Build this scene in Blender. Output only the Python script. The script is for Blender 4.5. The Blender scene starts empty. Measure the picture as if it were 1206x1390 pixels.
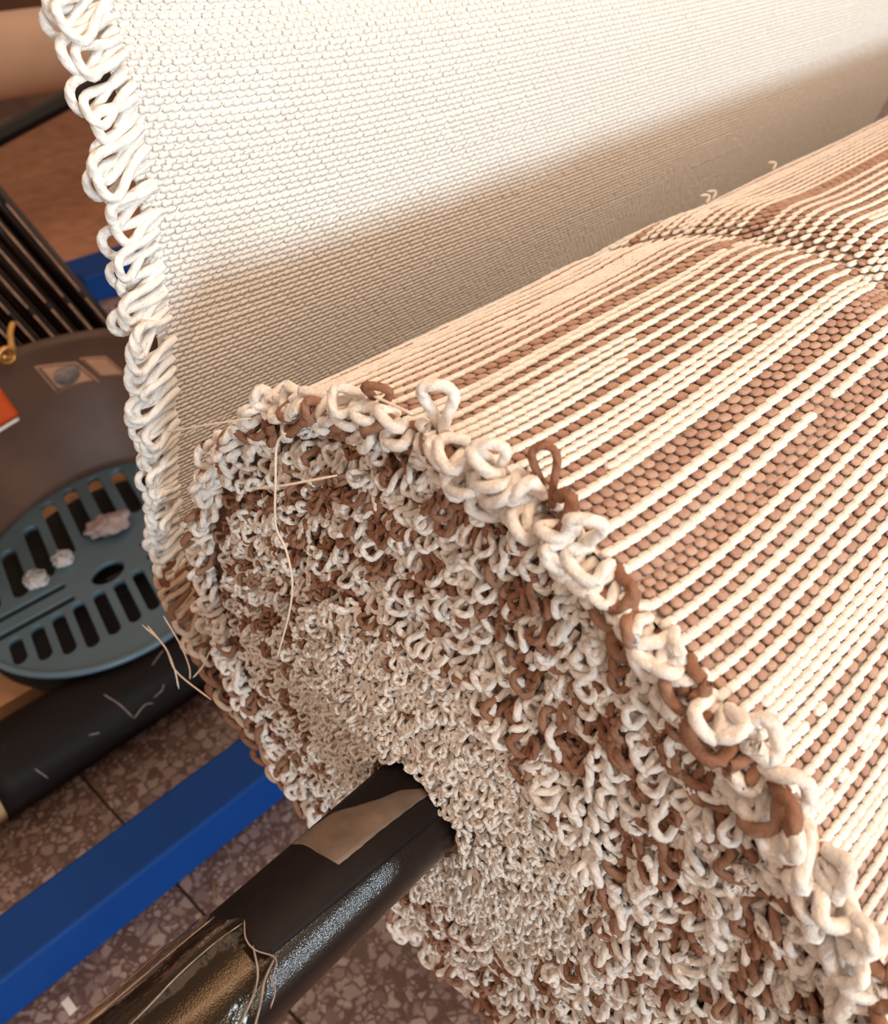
import bpy, math, random
import numpy as np
from mathutils import Matrix, Vector

rng = np.random.default_rng(7)
random.seed(7)
PI = math.pi
SC = bpy.context.scene
COL = SC.collection

# ------------------------------------------------------------------ camera, world, light, exposure
# loom frame: X along the axle of the cloth roll, Z up; the axle is H above the floor
H = 0.51
F_PX, PITCH, PSI = 1180.0, 0.65467, 0.74501
CAM = np.array([-0.1840, -0.16727, 0.34866])
fh = np.array([math.cos(PSI), math.sin(PSI), 0.0])
c_right = np.array([fh[1], -fh[0], 0.0])
c_fwd = fh * math.cos(PITCH) + np.array([0, 0, -math.sin(PITCH)])
c_up = np.cross(c_right, c_fwd)
cam_d = bpy.data.cameras.new('camera')
cam = bpy.data.objects.new('camera', cam_d)
COL.objects.link(cam)
M = Matrix.Identity(4)
for i in range(3):
    M[i][0], M[i][1], M[i][2] = c_right[i], c_up[i], -c_fwd[i]
M[0][3], M[1][3], M[2][3] = CAM[0], CAM[1], CAM[2] + H
cam.matrix_world = M
cam_d.sensor_fit = 'HORIZONTAL'
cam_d.sensor_width = 36.0
cam_d.lens = F_PX / 1206.0 * 36.0
cam_d.clip_start = 0.02
cam_d.dof.use_dof = True
cam_d.dof.focus_distance = 0.375
cam_d.dof.aperture_fstop = 15.0
SC.camera = cam

world = bpy.data.worlds.new('room_air')
SC.world = world
world.use_nodes = True
wb = world.node_tree.nodes['Background']
wb.inputs['Color'].default_value = (1.0, 0.745, 0.575, 1)
wb.inputs['Strength'].default_value = 0.82

def area(name, loc, target, sx, sy, power, color):
    l = bpy.data.lights.new(name, 'AREA')
    l.shape = 'RECTANGLE'; l.size = sx; l.size_y = sy; l.energy = power; l.color = color
    o = bpy.data.objects.new(name, l); COL.objects.link(o)
    o.location = (loc[0], loc[1], loc[2] + H)
    d = Vector(target) - Vector(loc)
    o.rotation_euler = d.to_track_quat('-Z', 'Y').to_euler()
    return o
# daylight of the window on the -Y side of the loom
area('window_daylight', (-1.35, -5.1, 0.46), (0.60, 0.1, 0.16), 1.05, 0.85, 162, (0.74, 0.91, 1.0))
area('second_window_daylight', (1.25, -5.2, 0.42), (0.0, 0.0, 0.0), 0.20, 0.50, 84, (0.75, 0.91, 1.0))
# added warm fill from above, brightens the shaded cloth behind the roll
area('warm_fill', (0.25, -0.75, 1.55), (0.35, 0.15, 0.0), 0.8, 0.8, 19, (1.0, 0.72, 0.48))

SC.view_settings.view_transform = 'Standard'
SC.view_settings.look = 'None'
SC.view_settings.exposure = 0.0
SC.view_settings.gamma = 1.0
SC.view_settings.use_curve_mapping = False

# ------------------------------------------------------------------ materials
def lin(r, g, b):
    f = lambda c: c / 12.92 if c <= 0.04045 else ((c + 0.055) / 1.055) ** 2.4
    return (f(r / 255), f(g / 255), f(b / 255), 1)

class NT:
    def __init__(s, name):
        s.m = bpy.data.materials.new(name); s.m.use_nodes = True
        s.t = s.m.node_tree; s.n = s.t.nodes; s.b = s.n['Principled BSDF']; s.out = s.n['Material Output']
    def add(s, typ, **kw):
        nd = s.n.new(typ)
        for k, v in kw.items():
            if k.startswith('i_'):
                nd.inputs[k[2:].replace('_', ' ')].default_value = v
            else: setattr(nd, k, v)
        return nd
    def link(s, a, b): s.t.links.new(a, b)
    def math(s, op, a, b=None, c=None):
        nd = s.n.new('ShaderNodeMath'); nd.operation = op
        for i, v in enumerate((a, b, c)):
            if v is None: continue
            if isinstance(v, (int, float)): nd.inputs[i].default_value = v
            else: s.link(v, nd.inputs[i])
        return nd.outputs[0]
    def mix(s, fac, a, b):
        nd = s.n.new('ShaderNodeMix'); nd.data_type = 'RGBA'
        for sock, v in ((nd.inputs[0], fac), (nd.inputs[6], a), (nd.inputs[7], b)):
            if isinstance(v, (int, float, tuple)): sock.default_value = v
            else: s.link(v, sock)
        return nd.outputs[2]
    def pos(s):
        return s.n.new('ShaderNodeNewGeometry').outputs['Position']
    def noise(s, scale, detail=3, rough=0.5, vec=None):
        nd = s.add('ShaderNodeTexNoise'); nd.inputs['Scale'].default_value = scale
        nd.inputs['Detail'].default_value = detail; nd.inputs['Roughness'].default_value = rough
        s.link(vec if vec is not None else s.pos(), nd.inputs['Vector'])
        return nd.outputs['Fac']
    def bump(s, h, strength, dist=0.001):
        nd = s.n.new('ShaderNodeBump'); nd.inputs['Strength'].default_value = strength
        nd.inputs['Distance'].default_value = dist
        s.link(h, nd.inputs['Height']); s.link(nd.outputs[0], s.b.inputs['Normal'])
    def ramp(s, fac, lo, hi):
        return s.math('MULTIPLY_ADD', s.math('MINIMUM', s.math('MAXIMUM', s.math('DIVIDE', s.math('SUBTRACT', fac, lo), hi - lo), 0.0), 1.0), 1.0, 0.0)

def mat_simple(name, col, rough, var=0.0, vscale=40, bump=0.0, bscale=400, spec=0.5, metal=0.0):
    k = NT(name); k.b.inputs['Roughness'].default_value = rough
    k.b.inputs['Specular IOR Level'].default_value = spec
    k.b.inputs['Metallic'].default_value = metal
    if var:
        f = k.ramp(k.noise(vscale), 0.3, 0.7)
        c2 = tuple(min(1, c * (1 + var)) for c in col[:3]) + (1,)
        c1 = tuple(c * (1 - var) for c in col[:3]) + (1,)
        k.link(k.mix(f, c1, c2), k.b.inputs['Base Color'])
    else: k.b.inputs['Base Color'].default_value = col
    if bump: k.bump(k.noise(bscale, 2), bump)
    return k.m

# yarn: colour from the attribute of each strand, plied twist and fuzz as relief
def mat_yarn(name, twist=True):
    k = NT(name)
    at = k.add('ShaderNodeAttribute', attribute_name='Col')
    n = k.noise(900, 2, 0.6)
    f = k.math('MULTIPLY_ADD', n, 0.5, 0.75)
    hsv = k.add('ShaderNodeHueSaturation'); k.link(f, hsv.inputs['Value']); k.link(at.outputs['Color'], hsv.inputs['Color'])
    k.link(hsv.outputs[0], k.b.inputs['Base Color'])
    k.b.inputs['Roughness'].default_value = 0.92
    k.b.inputs['Specular IOR Level'].default_value = 0.15
    if twist:
        uv = k.add('ShaderNodeUVMap', uv_map='UV')
        sep = k.n.new('ShaderNodeSeparateXYZ'); k.link(uv.outputs[0], sep.inputs[0])
        w = k.math('SINE', k.math('MULTIPLY', k.math('ADD', sep.outputs[0], k.math('MULTIPLY', sep.outputs[1], 2.0)), 2 * PI))
        k.bump(k.math('ADD', k.math('MULTIPLY', w, 0.6), n), 0.5, 0.0008)
    else:
        k.bump(k.math('ADD', k.noise(1500, 2), n), 0.5, 0.0006)
    return k.m
M_YARN = mat_yarn('plied_yarn')
M_WEAVE = mat_yarn('woven_yarn', False)
CREAM = np.array([0.80, 0.735, 0.675]); BROWN = np.array([0.25, 0.118, 0.072]); TAN = np.array([0.58, 0.41, 0.30])
CLOTHC = np.array([0.77, 0.75, 0.72])

M_PILEBASE = mat_simple('pile_base', (0.34, 0.20, 0.14, 1), 0.95, 0.25, 300, 0.5, 700, 0.1)  # browner than the backing: shade between the loops is put into the colour
M_BACKING = mat_simple('fabric_backing', (0.68, 0.60, 0.53, 1), 0.95, 0.25, 300, 0.5, 700, 0.1)
M_CLOTH = mat_simple('cloth_backing', (0.77, 0.74, 0.69, 1), 0.95, 0.03, 300, 0.3, 900, 0.1)
M_BLUE = mat_simple('blue_enamel', (0.003, 0.040, 0.19, 1), 0.45, 0.06, 14, 0.04, 300, 0.16)
M_BLACK = mat_simple('black_enamel', (0.007, 0.004, 0.0035, 1), 0.17, 0.3, 30, 0.20, 1500, 0.6)
M_BLACKROD = mat_simple('black_rod_lacquer', (0.006, 0.003, 0.0025, 1), 0.12, 0.0, 30, 0.06, 60, 0.35)
M_CARD = mat_simple('cardboard', (0.36, 0.19, 0.10, 1), 0.85, 0.3, 25, 0.1, 200, 0.2)
M_TAPE = mat_simple('kraft_tape', (0.135, 0.090, 0.064, 1), 0.5, 0.35, 70, 0.25, 160, 0.4)
M_TAN = mat_simple('tan_wood', (0.42, 0.26, 0.13, 1), 0.7, 0.2, 30, 0.1, 100, 0.3)
M_PLASTIC = mat_simple('blue_grey_plastic', (0.070, 0.112, 0.138, 1), 0.38, 0.1, 12, 0.02, 80, 0.5)
M_PLASTIC2 = mat_simple('grey_plastic', (0.085, 0.046, 0.033, 1), 0.45, 0.25, 9, 0.02, 80, 0.3)
M_MORTAR = mat_simple('mortar', (0.05, 0.028, 0.022, 1), 0.9)
M_DARK = mat_simple('painted_slot_shade', (0.01, 0.006, 0.006, 1), 0.9)  # near-black for the pieces under the seat slots, stands in for shade
M_LABEL = mat_simple('paper_label', (0.46, 0.27, 0.18, 1), 0.7, 0.1, 60)
M_LABELLINE = mat_simple('label_border', (0.14, 0.06, 0.04, 1), 0.7)
M_EMBLEM = mat_simple('grey_emblem', (0.20, 0.17, 0.16, 1), 0.7, 0.35, 250)
M_ORANGE = mat_simple('orange_sticker', (0.55, 0.075, 0.012, 1), 0.5, 0.1, 40)
M_WHITE = mat_simple('white_paper', (0.75, 0.70, 0.66, 1), 0.8, 0.05, 100)
M_BRASS = mat_simple('brass', (0.55, 0.30, 0.10, 1), 0.3, 0.2, 60, 0.0, 1, 0.5, 0.9)
M_BEAMROLL = mat_simple('tan_paper', (0.60, 0.41, 0.30, 1), 0.8, 0.08, 8, 0.05, 40, 0.2)
M_PLY = mat_simple('brown_board', (0.36, 0.17, 0.095, 1), 0.7, 0.22, 18, 0.05, 60, 0.3)
M_GLINT = mat_simple('rod_glint', (0.48, 0.30, 0.22, 1), 0.5, 0.4, 60)  # highlight colour painted along the black rods
M_WALL = mat_simple('brown_wall', (0.12, 0.065, 0.045, 1), 0.9, 0.3, 5, 0.1, 50, 0.2)
M_STRAW = mat_simple('straw', (0.22, 0.11, 0.05, 1), 0.8)
M_SCUFF = mat_simple('grey_scuff', (0.30, 0.22, 0.18, 1), 0.7, 0.4, 300)
M_LINT = mat_simple('lint', (0.50, 0.47, 0.46, 1), 0.95)
M_RAG = mat_simple('pink_rag', (0.27, 0.20, 0.19, 1), 0.95, 0.15, 90, 0.5, 300, 0.1)

def mat_tube():
    k = NT('black_plastic_film')
    n = k.noise(26, 6, 0.7)
    k.link(k.mix(k.ramp(n, 0.60, 0.78), (0.007, 0.004, 0.0035, 1), (0.030, 0.019, 0.015, 1)), k.b.inputs['Base Color'])
    k.b.inputs['Roughness'].default_value = 0.62
    k.b.inputs['Specular IOR Level'].default_value = 0.14
    k.bump(k.noise(30, 4), 0.3, 0.003)
    return k.m
M_TUBE = mat_tube()

def mat_terrazzo():
    k = NT('terrazzo')
    p = k.pos()
    d = k.add('ShaderNodeTexNoise'); d.inputs['Scale'].default_value = 45; k.link(p, d.inputs['Vector'])
    v = k.add('ShaderNodeVectorMath', operation='MULTIPLY_ADD'); k.link(d.outputs['Color'], v.inputs[0])
    v.inputs[1].default_value = (0.010, 0.010, 0.010); k.link(p, v.inputs[2])
    col = None
    grit = k.noise(260, 3, 0.6)
    base = k.mix(k.ramp(k.noise(2.2, 3), 0.35, 0.65), (0.092, 0.048, 0.040, 1), (0.125, 0.067, 0.056, 1))
    base = k.mix(k.ramp(grit, 0.35, 0.7), base, (0.13, 0.078, 0.062, 1))
    for sc, thr, edge in ((140, 0.25, 0.07), (74, 0.34, 0.06)):
        e = k.add('ShaderNodeTexVoronoi', feature='DISTANCE_TO_EDGE'); e.inputs['Scale'].default_value = sc; k.link(v.outputs[0], e.inputs['Vector'])
        f = k.add('ShaderNodeTexVoronoi', feature='F1'); f.inputs['Scale'].default_value = sc; k.link(v.outputs[0], f.inputs['Vector'])
        s = k.n.new('ShaderNodeSeparateColor'); k.link(f.outputs['Color'], s.inputs[0])
        mask = k.math('MULTIPLY', k.ramp(e.outputs['Distance'], edge, edge + 0.14), k.math('GREATER_THAN', s.outputs[0], thr))
        tone = k.mix(s.outputs[1], (0.16, 0.102, 0.085, 1), (0.36, 0.27, 0.24, 1))
        base = k.mix(mask, base, tone)
    k.link(base, k.b.inputs['Base Color'])
    k.b.inputs['Roughness'].default_value = 0.5
    k.b.inputs['Specular IOR Level'].default_value = 0.35
    k.bump(grit, 0.1, 0.001)
    return k.m
M_TERRAZZO = mat_terrazzo()

def mat_film(name='clear_film', tint=(0.80, 0.68, 0.55, 1), rough=0.14):
    k = NT(name)
    tr = k.add('ShaderNodeBsdfTransparent'); tr.inputs[0].default_value = tint
    gl = k.add('ShaderNodeBsdfGlossy'); gl.inputs['Roughness'].default_value = rough
    fr = k.add('ShaderNodeFresnel'); fr.inputs['IOR'].default_value = 1.20
    bp = k.n.new('ShaderNodeBump'); bp.inputs['Strength'].default_value = 0.35; bp.inputs['Distance'].default_value = 0.003
    k.link(k.noise(90, 3), bp.inputs['Height'])
    k.link(bp.outputs[0], gl.inputs['Normal']); k.link(bp.outputs[0], fr.inputs['Normal'])
    mx = k.n.new('ShaderNodeMixShader'); k.link(fr.outputs[0], mx.inputs[0]); k.link(tr.outputs[0], mx.inputs[1]); k.link(gl.outputs[0], mx.inputs[2])
    k.link(mx.outputs[0], k.out.inputs['Surface'])
    return k.m
M_FILM = mat_film()
M_FILMEDGE = mat_simple('film_edge', (0.22, 0.165, 0.135, 1), 0.25, 0.4, 160)

# ------------------------------------------------------------------ mesh helpers (coordinates: loom frame about the axle)
def thing(name, label, cat, loc, group=None, kind=None):
    o = bpy.data.objects.new(name, None); COL.objects.link(o)
    o.location = (loc[0], loc[1], loc[2] + H); o.empty_display_size = 0.05
    tag(o, label, cat, group, kind)
    return o
def tag(o, label=None, cat=None, group=None, kind=None):
    for k_, v in (('label', label), ('category', cat), ('group', group), ('kind', kind)):
        if v: o[k_] = v
    return o
def world_loc(o):
    p = Vector((0, 0, 0))
    while o is not None: p += o.location; o = o.parent
    return p
def make_mesh(name, V, Fs, mat, smooth=True, col=None, uv=None):
    """V (n,3); Fs list of arrays (m,k); col (n,3) per vertex; uv list of per-loop arrays in face order."""
    V = np.asarray(V, dtype=np.float32)
    if not isinstance(Fs, (list, tuple)): Fs = [Fs]
    Fs = [np.asarray(f, dtype=np.int32) for f in Fs if len(f)]
    me = bpy.data.meshes.new(name)
    me.vertices.add(len(V)); me.vertices.foreach_set('co', V.ravel())
    loops = np.concatenate([f.ravel() for f in Fs])
    tot = np.concatenate([np.full(len(f), f.shape[1], dtype=np.int32) for f in Fs])
    st = np.concatenate([[0], np.cumsum(tot)[:-1]]).astype(np.int32)
    me.loops.add(len(loops)); me.loops.foreach_set('vertex_index', loops)
    me.polygons.add(len(tot)); me.polygons.foreach_set('loop_start', st); me.polygons.foreach_set('loop_total', tot)
    me.polygons.foreach_set('use_smooth', np.full(len(tot), smooth))
    if uv is not None:
        u = me.uv_layers.new(name='UV'); u.data.foreach_set('uv', np.asarray(uv, dtype=np.float32).ravel())
    if col is not None:
        a = me.color_attributes.new('Col', 'FLOAT_COLOR', 'POINT')
        c4 = np.ones((len(V), 4), dtype=np.float32); c4[:, :3] = col
        a.data.foreach_set('color', c4.ravel())
    me.materials.append(mat)
    me.update(calc_edges=True)
    return me
def link_mesh(name, me, parent=None, origin=(0, 0, 0)):
    o = bpy.data.objects.new(name, me); COL.objects.link(o)
    w = Vector((origin[0], origin[1], origin[2] + H))
    if parent is not None:
        o.parent = parent; o.location = w - world_loc(parent)
    else: o.location = w
    return o
def obj(name, V, Fs, mat, parent=None, smooth=True, col=None, uv=None, origin=None):
    V = np.asarray(V, dtype=float)
    if origin is None: origin = (0, 0, 0)
    return link_mesh(name, make_mesh(name, V - np.array(origin), Fs, mat, smooth, col, uv), parent, origin)

def box(x0, x1, y0, y1, z0, z1, bev=0.0):
    if bev <= 0:
        V = [(x, y, z) for z in (z0, z1) for y in (y0, y1) for x in (x0, x1)]
        return np.array(V), [np.array([(0, 2, 3, 1), (4, 5, 7, 6), (0, 1, 5, 4), (2, 6, 7, 3), (0, 4, 6, 2), (1, 3, 7, 5)])]
    # bar along X with rounded edges
    ring = []
    for cy, cz, a0 in ((y1 - bev, z1 - bev, 0), (y0 + bev, z1 - bev, 90), (y0 + bev, z0 + bev, 180), (y1 - bev, z0 + bev, 270)):
        for a in (0, 30, 60, 90):
            t = math.radians(a0 + a); ring.append((cy + bev * math.cos(t), cz + bev * math.sin(t)))
    n = len(ring)
    V = [(x, y, z) for x in (x0, x1) for y, z in ring]
    F = np.array([(i, (i + 1) % n, n + (i + 1) % n, n + i) for i in range(n)])
    return np.array(V), [F[:, ::-1], np.array([list(range(n))]), np.array([list(range(2 * n - 1, n - 1, -1))])]

def frames(P, ref):
    """P (N,M,3) paths, ref (N,1,3) -> normals n1, n2 (N,M,3)"""
    T = np.gradient(P, axis=1); T /= np.linalg.norm(T, axis=2, keepdims=True) + 1e-12
    n1 = ref - (ref * T).sum(2, keepdims=True) * T
    n1 /= np.linalg.norm(n1, axis=2, keepdims=True) + 1e-9
    return n1, np.cross(T, n1)
def tubes(P, ref, rad, sides=6, closed_ends=True):
    """tube geometry of N paths (N,M,3); rad (N,M); returns V (N,M*S,3), F (quads of one tube), uv (per loop, of one tube)"""
    N, Mn, _ = P.shape
    n1, n2 = frames(P, ref)
    a = np.arange(sides) * 2 * PI / sides
    V = P[:, :, None] + rad[:, :, None, None] * (np.cos(a)[None, None, :, None] * n1[:, :, None] + np.sin(a)[None, None, :, None] * n2[:, :, None])
    F, UV = [], []
    for i in range(Mn - 1):
        for j in range(sides):
            k = (j + 1) % sides
            F.append((i * sides + j, i * sides + k, (i + 1) * sides + k, (i + 1) * sides + j))
            UV += [(i, j / sides), (i, (j + 1) / sides), (i + 1, (j + 1) / sides), (i + 1, j / sides)]
    return V.reshape(N, Mn * sides, 3), np.array(F), np.array(UV, dtype=float)
def polytube(name, pts, r, mat, parent=None, sides=8, sub=6, taper=False, col=None):
    """smooth tube through a few points (Catmull-Rom)"""
    P = np.array(pts, float)
    Q = np.vstack([2 * P[0] - P[1], P, 2 * P[-1] - P[-2]]); out = []
    for i in range(1, len(Q) - 2):
        for s in range(sub):
            t = s / sub
            out.append(0.5 * ((2 * Q[i]) + (Q[i + 1] - Q[i - 1]) * t + (2 * Q[i - 1] - 5 * Q[i] + 4 * Q[i + 1] - Q[i + 2]) * t * t + (3 * Q[i] - Q[i - 1] - 3 * Q[i + 1] + Q[i + 2]) * t ** 3))
    out.append(P[-1]); S = np.array(out)[None]
    d = S[0, -1] - S[0, 0]; ref = np.cross(d, (0.3, 0.5, 0.81)); ref /= np.linalg.norm(ref) + 1e-9
    rad = np.full(S.shape[:2], r)
    if taper: rad[0, -1] *= 0.4; rad[0, 0] *= 0.4
    V, F, UV = tubes(S, ref[None, None], rad, sides)
    m = S.shape[1]
    caps = np.array([list(range(sides))[::-1], list(range((m - 1) * sides, m * sides))])
    uv = np.vstack([UV * np.array([[1.0, 1.0]]), np.zeros((2 * sides, 2))])
    c = np.tile(col, (len(V[0]), 1)) if col is not None else None
    return obj(name, V[0], [F, caps], mat, parent, True, c, uv)
def cylx(name, x0, x1, yc, zc, r, mat, parent=None, n=48, bev=0.002, seg=1):
    a = np.arange(n) * 2 * PI / n
    xs = [x0, x0 + bev] + list(np.linspace(x0 + bev, x1 - bev, seg + 1)[1:]) + [x1]
    rs = [r - bev] + [r] * (len(xs) - 2) + [r - bev]
    V = np.array([(x, yc + q * math.cos(t), zc + q * math.sin(t)) for x, q in zip(xs, rs) for t in a])
    F = np.array([(i * n + j, (i + 1) * n + j, (i + 1) * n + (j + 1) % n, i * n + (j + 1) % n) for i in range(len(xs) - 1) for j in range(n)])
    m = len(xs)
    return obj(name, V, [F[:, ::-1], np.array([list(range(n))]), np.array([list(range(m * n - 1, (m - 1) * n - 1, -1))])], mat, parent)

def snoise(x, seed, f):
    r = np.random.default_rng(seed); y = 0
    for k in range(4):
        y = y + math.pow(0.6, k) * np.sin(x * f * (1 + k * 0.83) + r.uniform(0, 6.28))
    return y / 2.0
def sstep(a, b, x):
    t = np.clip((x - a) / (b - a), 0, 1); return t * t * (3 - 2 * t)

# ------------------------------------------------------------------ the setting
floor = thing('floor', 'brown terrazzo floor of large square tiles under the loom', 'floor', (0, 0, -H), kind='structure')
fV, fF = box(-1.6, 5.0, -1.2, 4.2, -H - 0.05, -H - 0.004)
obj('mortar_bed', fV, fF, M_MORTAR, floor, False)
TS, GAP = 0.45, 0.0009
tV, tF = box(GAP / 2, TS - GAP / 2, GAP / 2, TS - GAP / 2, -0.02, 0.0)
# chamfer the top edge
tV[4:, :2] += np.where(tV[4:, :2] > TS / 2, -0.0012, 0.0012)
tile_me = make_mesh('tile', tV, tF, M_TERRAZZO, False)
for ix in range(-3, 11):
    for iy in range(-2, 9):
        o = link_mesh('tile', tile_me, floor, (ix * TS - 0.018, iy * TS + 0.22, -H + random.uniform(-0.0006, 0.0)))
wV, wF = box(-1.6, 5.0, 3.6, 3.7, -H, 1.6)
wall = obj('wall_back', wV, wF, M_WALL, None, False)
tag(wall, 'dark brown back wall behind the tan roller', 'wall', None, 'structure')

# ------------------------------------------------------------------ cloth roll
def R_end(ph):      # outline of the roll end, degrees
    xp = [-180, -140, -97, -76, -50, -20, 0, 45, 78, 91, 104, 114, 126, 136, 147, 156, 180]
    fp = [.190, .183, .178, .180, .184, .189, .191, .188, .192, .189, .189, .184, .181, .183, .187, .191, .190]
    return np.interp((np.asarray(ph) + 180) % 360 - 180, xp, fp)
def R_surf(x, ph):
    w = np.exp(-np.maximum(x, 0) / 0.16)
    r = 0.187 + (R_end(ph) - 0.187) * w
    r = r + 0.0012 * snoise(x * 1.0 + np.radians(ph) * 0.7, 3, 9) + 0.0008 * snoise(np.radians(ph), 4, 14)
    # the crumpled pinch across the top
    xc = 0.248 + 0.004 * np.sin(np.radians(ph) * 5)
    g = sstep(44, 60, ph) * (1 - sstep(110, 130, ph))
    r = r - 0.0030 * g * np.exp(-((x - xc) / 0.011) ** 2) + 0.0034 * g * np.exp(-((x - xc - 0.048) / 0.034) ** 2) + 0.0015 * g * np.exp(-((x - xc + 0.035) / 0.025) ** 2)
    return r
LEN = 1.15
def x_face(r):      # how far the coiled layers stand out at the end
    return np.interp(r, [0.0, .03, .06, .098, .104, .15, .172, .178, .187, .23], [-.024, -.022, -.018, -.012, -.006, -.003, 0.002, .006, 0.0, 0.0])

roll = thing('cloth_roll', 'thick roll of striped brown and cream loop-pile fabric wound on black pipe', 'fabric roll', (0.47, 0, -0.187))
# inner body
n_a, xs = 96, np.concatenate([[0.0, 0.004], np.linspace(0.03, LEN, 64)])
ph = np.linspace(-180, 180, n_a, endpoint=False)
G = []
for x in xs:
    r = R_surf(np.full(n_a, x), ph) - 0.0022
    G.append(np.stack([np.full(n_a, x), r * np.cos(np.radians(ph)), r * np.sin(np.radians(ph))], -1))
bV = np.concatenate(G)
bF = np.array([(i * n_a + j, i * n_a + (j + 1) % n_a, (i + 1) * n_a + (j + 1) % n_a, (i + 1) * n_a + j) for i in range(len(xs) - 1) for j in range(n_a)])
endV = []
fr = [1.0, .97, .93, .85, .75, .65, .57, .535, .5, .4, .3, .2, .13]
for q in fr:
    r = (R_end(ph) - 0.0022) * q
    xx = x_face(r) + (0.004 if q < 1 else 0)
    endV.append(np.stack([xx, r * np.cos(np.radians(ph)), r * np.sin(np.radians(ph))], -1))
eV = np.concatenate(endV); base = len(bV)
eF = np.array([(base + i * n_a + j, base + (i + 1) * n_a + j, base + (i + 1) * n_a + (j + 1) % n_a, base + i * n_a + (j + 1) % n_a) for i in range(len(fr) - 1) for j in range(n_a)])
farc = np.array([[(len(xs) - 1) * n_a + j for j in range(n_a)]])
obj('coiled_layers', bV, [bF, farc], M_BACKING, roll)
obj('coil_end', eV, [eF - base], M_PILEBASE, roll)

# woven weft rows: every row is one yarn of beads
def bead_template(ns):
    a = np.arange(ns) * 2 * PI / ns + PI / ns
    V = [(-1, 0, 0)] + [(-.52, math.cos(t), math.sin(t)) for t in a] + [(.52, math.cos(t), math.sin(t)) for t in a] + [(1, 0, 0)]
    T = [(0, 1 + (j + 1) % ns, 1 + j) for j in range(ns)] + [(1 + 2 * ns, 1 + ns + j, 1 + ns + (j + 1) % ns) for j in range(ns)]
    Q = [(1 + j, 1 + (j + 1) % ns, 1 + ns + (j + 1) % ns, 1 + ns + j) for j in range(ns)]
    return np.array(V), np.array(T), np.array(Q)
BV, BT, BQ = bead_template(6)
CV, CT, CQ = bead_template(4)

def x_beads(x0, x1, off):
    out, x = [], x0 + off
    while x < x1:
        s = 0.0054 + 0.0034 * float(sstep(0.0, 0.12, x))
        out.append((x, s)); x += s
    return np.array(out)
row_w = 0.0035
phis = np.arange(28, 214, math.degrees(row_w / 0.187))
state = 0.0
for i, p0 in enumerate(phis):
    kind = rng.random()
    xb = x_beads(0.0, LEN - 0.01, 0.002 + 0.0025 * (i % 2) + rng.uniform(0, .001))
    x, s = xb[:, 0], xb[:, 1]
    dphi = 0.75 * snoise(x + p0 * 0.006, 100, 8) + 0.14 * snoise(x, 300 + i, 16)
    g = float(sstep(44, 60, p0) * (1 - sstep(110, 130, p0)))
    xc = 0.248 + 0.004 * math.sin(math.radians(p0) * 5)
    dphi = dphi - g * 1.5 * sstep(xc - 0.006, xc + 0.05, x) * np.exp(-np.maximum(x - xc - .05, 0) / 0.22)
    dphi = dphi - 1.2 * np.exp(-x / 0.02)
    pj = p0 + dphi
    # colours along the row
    if i % 2 == 1 or kind < 0.07:
        lean = 1.0 if kind < 0.92 or p0 < 105 else -0.2
        frac = np.clip(0.5 + 3.0 * snoise(x, 500 + i, 4) + 1.8 * lean, 0, 1)
    else: frac = np.clip(3.0 * snoise(x, 500 + i, 5) - (3.3 if kind < .75 else 2.3), 0, 1)
    brown = (0.5 + 0.35 * (rng.random(len(x)) - .5)) < frac
    wid = row_w * (0.52 + 0.08 * rng.random()) * np.where(brown, 0.95 + 0.25 * rng.random(len(x)) + (0.10 if p0 < 105 else 0), 0.85 if p0 < 105 else 1.0)
    hgt = np.where(brown, 0.0009, 0.0012) * rng.uniform(0.85, 1.15, len(x))
    rr = R_surf(x, pj) - np.where(brown, 0.0007, 0.0002)
    a = np.radians(pj)[:, None]
    lx = x[:, None] + (np.where(brown, 0.50, 0.72) * s)[:, None] * BV[None, :, 0]
    tang = wid[:, None] * BV[None, :, 1]
    rad = hgt[:, None] * BV[None, :, 2] + rr[:, None]
    ang = a + tang / 0.187
    # slant of the bead (plied look)
    ang = ang + 0.0035 * BV[None, :, 0]
    V = np.stack([lx, rad * np.cos(ang), rad * np.sin(ang)], -1).reshape(-1, 3)
    nb, kv = len(x), len(BV)
    off = (np.arange(nb) * kv)[:, None, None]
    T = (BT[None] + off).reshape(-1, 3); Q = (BQ[None] + off).reshape(-1, 4)
    cc = np.where(brown[:, None], np.array([.37, .22, .165]) + (TAN - BROWN) * rng.uniform(0.0, 0.30, (nb, 1)), CREAM * rng.uniform(0.92, 1.05, (nb, 1)))
    obj('weft_row', V, [T, Q], M_WEAVE, roll, True, np.repeat(cc, kv, 0))

# ---- loops of yarn
def loop_paths(root, out, side, nrm, L, W, kap, twist, base_w, Mn=13):
    """root,out,side,nrm (N,3); L,W,kap,twist,base_w (N,) -> (N,Mn,3)"""
    t = np.linspace(0, 1, Mn)[None]
    s = np.sin(PI * t) ** 0.85                         # 0..1..0 along the loop
    b = -W[:, None] * np.sin(2 * PI * t) * np.sin(PI * t) - base_w[:, None] * np.cos(PI * t)
    kk = np.where(np.abs(kap) < 1e-3, 1e-3, kap)[:, None]
    ao = L[:, None] * np.sin(kk * s) / kk; an = L[:, None] * (1 - np.cos(kk * s)) / kk
    c = twist[:, None] * np.cos(PI * t)
    P = root[:, None] + ao[..., None] * out[:, None] + (an + c)[..., None] * nrm[:, None] + b[..., None] * side[:, None]
    return P
def unit(v): return v / (np.linalg.norm(v, axis=-1, keepdims=True) + 1e-12)

def project(P):
    d = P - CAM; z = d @ c_fwd
    return np.stack([603 + F_PX * (d @ c_right) / z, 695 - F_PX * (d @ c_up) / z], -1), z

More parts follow.
